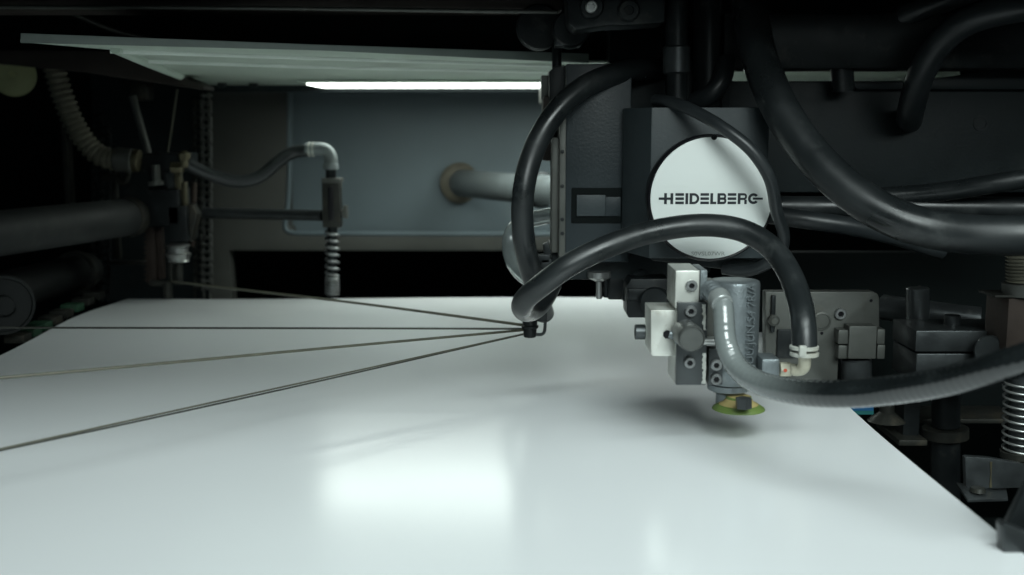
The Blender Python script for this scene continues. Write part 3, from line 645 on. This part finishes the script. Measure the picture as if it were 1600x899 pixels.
# ------------------------------------------------------------------ right hand mechanism
mp_ = thing('mounting_plate', 'grey mounting plate with a rounded corner right of the tied hose', 'plate', P(1310, 600, .9))
D = .90
b = MB(); b.pxprism([(1196, 456), (1364, 456), (1371, 459), (1374, 466), (1374, 512), (1325, 514), (1312, 524), (1308, 606), (1240, 606), (1196, 600)], D, .012, .001); b.build('plate', 'grey_metal', mp_)
b = MB(); b.lathe(P(1284, 502, D), -Y, [(W(15, D), 0), (W(15, D), .0008), (W(12, D), .0012), (W(11, D), .0004), (0, .0006)], 32); b.build('plug', 'grey_metal', mp_)
MB().screw(P(1312, 490, D), -Y, W(9, D), .004).build('cap_screw', ['screw_steel', 'black_edge'], mp_)
MB().lathe(P(1361, 470, D), -Y, [(W(2.5, D), 0), (W(2.5, D), .0003), (0, .0003)], 12).build('hole', 'black_edge', mp_)
MB().lathe(P(1284, 521, D), -Y, [(W(2.5, D), 0), (W(2.5, D), .0003), (0, .0003)], 12).build('hole', 'black_edge', mp_)
b = MB(); b.px(1205, 462, 1212, 520, D - .004, .004, .001); b.px(1214, 515, 1246, 560, D - .003, .003, .001); b.build('side_block', 'black_metal', mp_)
MB().lathe(P(1208, 500, D - .004), -Y, [(W(9, D), 0), (W(9, D), .004), (W(5, D), .006), (0, .006)], 20).build('boss', 'grey_metal', mp_)
hc = thing('hinge_clamp', 'grey interlocking clamp block in front of the mounting plate', 'clamp', P(1345, 590, .88))
D = .885
b = MB(); b.px(1326, 510, 1370, 561, D, .03, .0008); b.build('centre_block', 'grey_metal', hc)
b = MB(); b.px(1310, 516, 1325.5, 538, D + .002, .025, .0008); b.px(1310, 540, 1325.5, 561, D + .004, .025, .0008); b.build('left_jaw', 'grey_metal', hc)
b = MB(); b.px(1370.5, 515, 1383, 538, D + .002, .025, .0008); b.px(1370.5, 539, 1383, 561, D + .004, .025, .0008); b.build('right_jaw', 'grey_metal', hc)
b = MB(); b.cyl(P(1338, 560, D + .015), P(1338, 600, D + .015), W(24, D)); b.build('lower_cylinder', 'dark_steel', hc)
cr = thing('cross_clamp', 'black double clamp block with a short knob on top at the right', 'clamp', P(1490, 590, .87))
D = .865
b = MB(); b.box(P(1430, 550, D), P(1590, 517, D) + Vector((0, .055, 0)), .0012); b.build('upper_block', 'dark_steel', cr)
b = MB(); b.box(P(1430, 600, D), P(1600, 553, D) + Vector((0, .055, 0)), .0012); b.build('lower_block', 'dark_steel', cr)
b = MB(); b.lathe(P(1487, 512, D + .028), Z, [(W(13, D), 0), (W(13, D), W(20, D)), (W(12, D), W(21, D)), (W(7, D), W(21, D)), (0, W(17, D))], 28); b.build('knob', 'dark_steel', cr)
b = MB(); b.cyl(P(1566, 552, D + .01), P(1545, 548, D - .02), W(26, D), W(24, D)); b.build('side_boss', 'dark_steel', cr)
po = thing('clamp_post', 'short upright steel post left of the double clamp', 'post', P(1432, 590, .93))
MB().cyl(P(1434, 450, .93), P(1434, 600, .93), W(18, .93), bev=.0006).build('post', 'dark_steel', po)
MB().tube(PP((1380, 480, 1.0), (1440, 489, .975), (1530, 500, .96)), W(21, .96), n=4).build('cross_tube', 'dark_steel', po)
tag(MB().px(1446, 452, 1450, 500, .925, .02, 0).build('spacer_strip', 'grey_metal'), 'thin pale strip against the upright steel post', 'strip')
# screw column with spring on the right edge
sc = thing('spring_column', 'vertical threaded column with a lower coil spring at the right edge', 'spring column', P(1600, 715, .84))
D = .84
b = MB(); b.tube([P(1601, 350, D).lerp(P(1601, 440, D), k / 96) for k in range(97)], .01, spline=False, seg=28, radfn=lambda t, d: W(27, D) + W(1.4, D) * (1 if math.sin(d * 2 * math.pi / .0026) > 0 else -1)); b.build('threaded_sleeve', 'conduit', sc, 20)
MB().cyl(P(1603, 441, D), P(1603, 461, D), W(36, D)).build('collar', 'grey_metal', sc)
MB().px(1554, 462, 1660, 466, D - .01, .03, .0005).build('washer_plate', 'greasy', sc)
MB().px(1573, 467, 1660, 555, D - .01, .04, .001).build('carrier_block', 'rust', sc)
MB().cyl(P(1596, 560, D), P(1592, 730, D), W(17, D)).build('rod', 'dark_steel', sc)
hel = []; a_ = P(1594, 592, D); e_ = P(1592, 706, D)
for k in range(421):
    t_ = k / 420; an = t_ * 10 * 2 * math.pi
    hel.append(a_.lerp(e_, t_) + Vector((math.cos(an), math.sin(an), 0)) * W(24.5, D))
MB().tube(hel, W(2.1, D), spline=False, seg=10).build('coil_spring', 'steel', sc)
b = MB(); b.cyl(P(1592, 703, D), P(1592, 714, D), W(29, D)); b.cyl(P(1592, 714, D), P(1592, 728, D), W(22, D)); b.build('spring_seat', 'greasy', sc)
lb = thing('angle_bracket', 'dark angle bracket with a yellow streak low at the right', 'bracket', P(1535, 780, .8))
D = .80
b = MB(); b.pxprism([(1508, 715), (1512, 714), (1545, 716), (1580, 722), (1640, 735), (1640, 760), (1560, 764), (1510, 764)], D, .006, .0006); b.build('upright_plate', 'dark_steel', lb)
q0, q1, q2, q3 = P(1512, 781, D - .03), P(1575, 779, D - .03), P(1572, 762, D + .01), P(1494, 754, D + .01)
b = MB(); b.prism([q0, q1, q2, q3], (0, 0, -.002), .0003); b.build('base_plate', 'dark_steel', lb)
b = MB(); b.pxprism([(1547, 722), (1550.5, 722), (1549, 745), (1550, 762), (1546, 762), (1548, 740)], D - .0006, .0005); b.build('yellow_streak', 'brass', lb)
MB().lathe(P(1528, 764, D - .012), Z, [(.006, -.002), (.005, .001), (0, .002)], 10).build('weld_blob', 'greasy', lb)
# near side guide lower right
sg = thing('side_guide', 'black side guide block pressing the sheet edge in the lower right corner', 'guide block', P(1600, 880, .58))
D = .535
b = MB(); b.pxprism([(1566, 822), (1570, 818), (1660, 856), (1660, 930), (1604, 888), (1568, 868)], D, .008, .0008); b.build('foot', 'dark_steel', sg)
b = MB(); b.pxprism([(1574, 822), (1590, 790), (1604, 760), (1700, 690), (1700, 880), (1640, 852)], D + .009, .006, .001); b.build('arm', 'black_metal', sg)
# lower posts behind the sheet edge
tp = thing('lower_post', 'dark square post with a small foot beyond the sheet edge', 'post', P(1425, 690, .93))
MB().px(1412, 600, 1438, 692, .93, .03, .001).build('post', 'black_metal', tp)
MB().px(1404, 688, 1450, 697, .915, .06, .001).build('foot', 'greasy', tp)
dp = thing('disc_shaft', 'dark round disc on a thick shaft beyond the sheet edge', 'shaft', P(1477, 700, .95))
MB().cyl(P(1477, 668, .95), P(1477, 684, .95), W(36, .95)).build('disc', 'greasy', dp)
MB().cyl(P(1477, 684, .95), P(1477, 860, .95), W(23, .95)).build('shaft', 'black_metal', dp)
MB().cyl(P(1478, 600, .95), P(1478, 668, .95), W(22, .95)).build('neck', 'black_metal', dp)
tag(MB().px(1375, 655, 1600, 662, .99, .05, .001).build('shelf_strip', 'greasy'), 'dark narrow ledge behind the posts at the right', 'ledge')
b = MB(); b.lathe(P(1385, 658, .93), Z, [(W(30, .93), 0), (W(12, .93), .008), (W(10, .93), .03), (0, .03)], 20); tag(b.build('cone_foot', 'greasy'), 'dark cone shaped foot under the blue label', 'foot')
lbz = thing('colour_label', 'blue and teal strip showing under the grey hose', 'label strip', P(1345, 645, .86))
MB().px(1300, 630, 1366, 642, .86, .002, 0).build('blue_band', 'blue', lbz)
MB().px(1300, 642.3, 1366, 648, .86, .002, 0).build('teal_band', 'teal', lbz)
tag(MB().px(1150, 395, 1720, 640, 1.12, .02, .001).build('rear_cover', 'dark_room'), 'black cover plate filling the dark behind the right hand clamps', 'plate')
tag(MB().box((.26, .5, -.30), (.80, 1.4, -.29), .001).build('lower_tray', 'dark_room'), 'black tray far below the right sheet edge', 'tray')
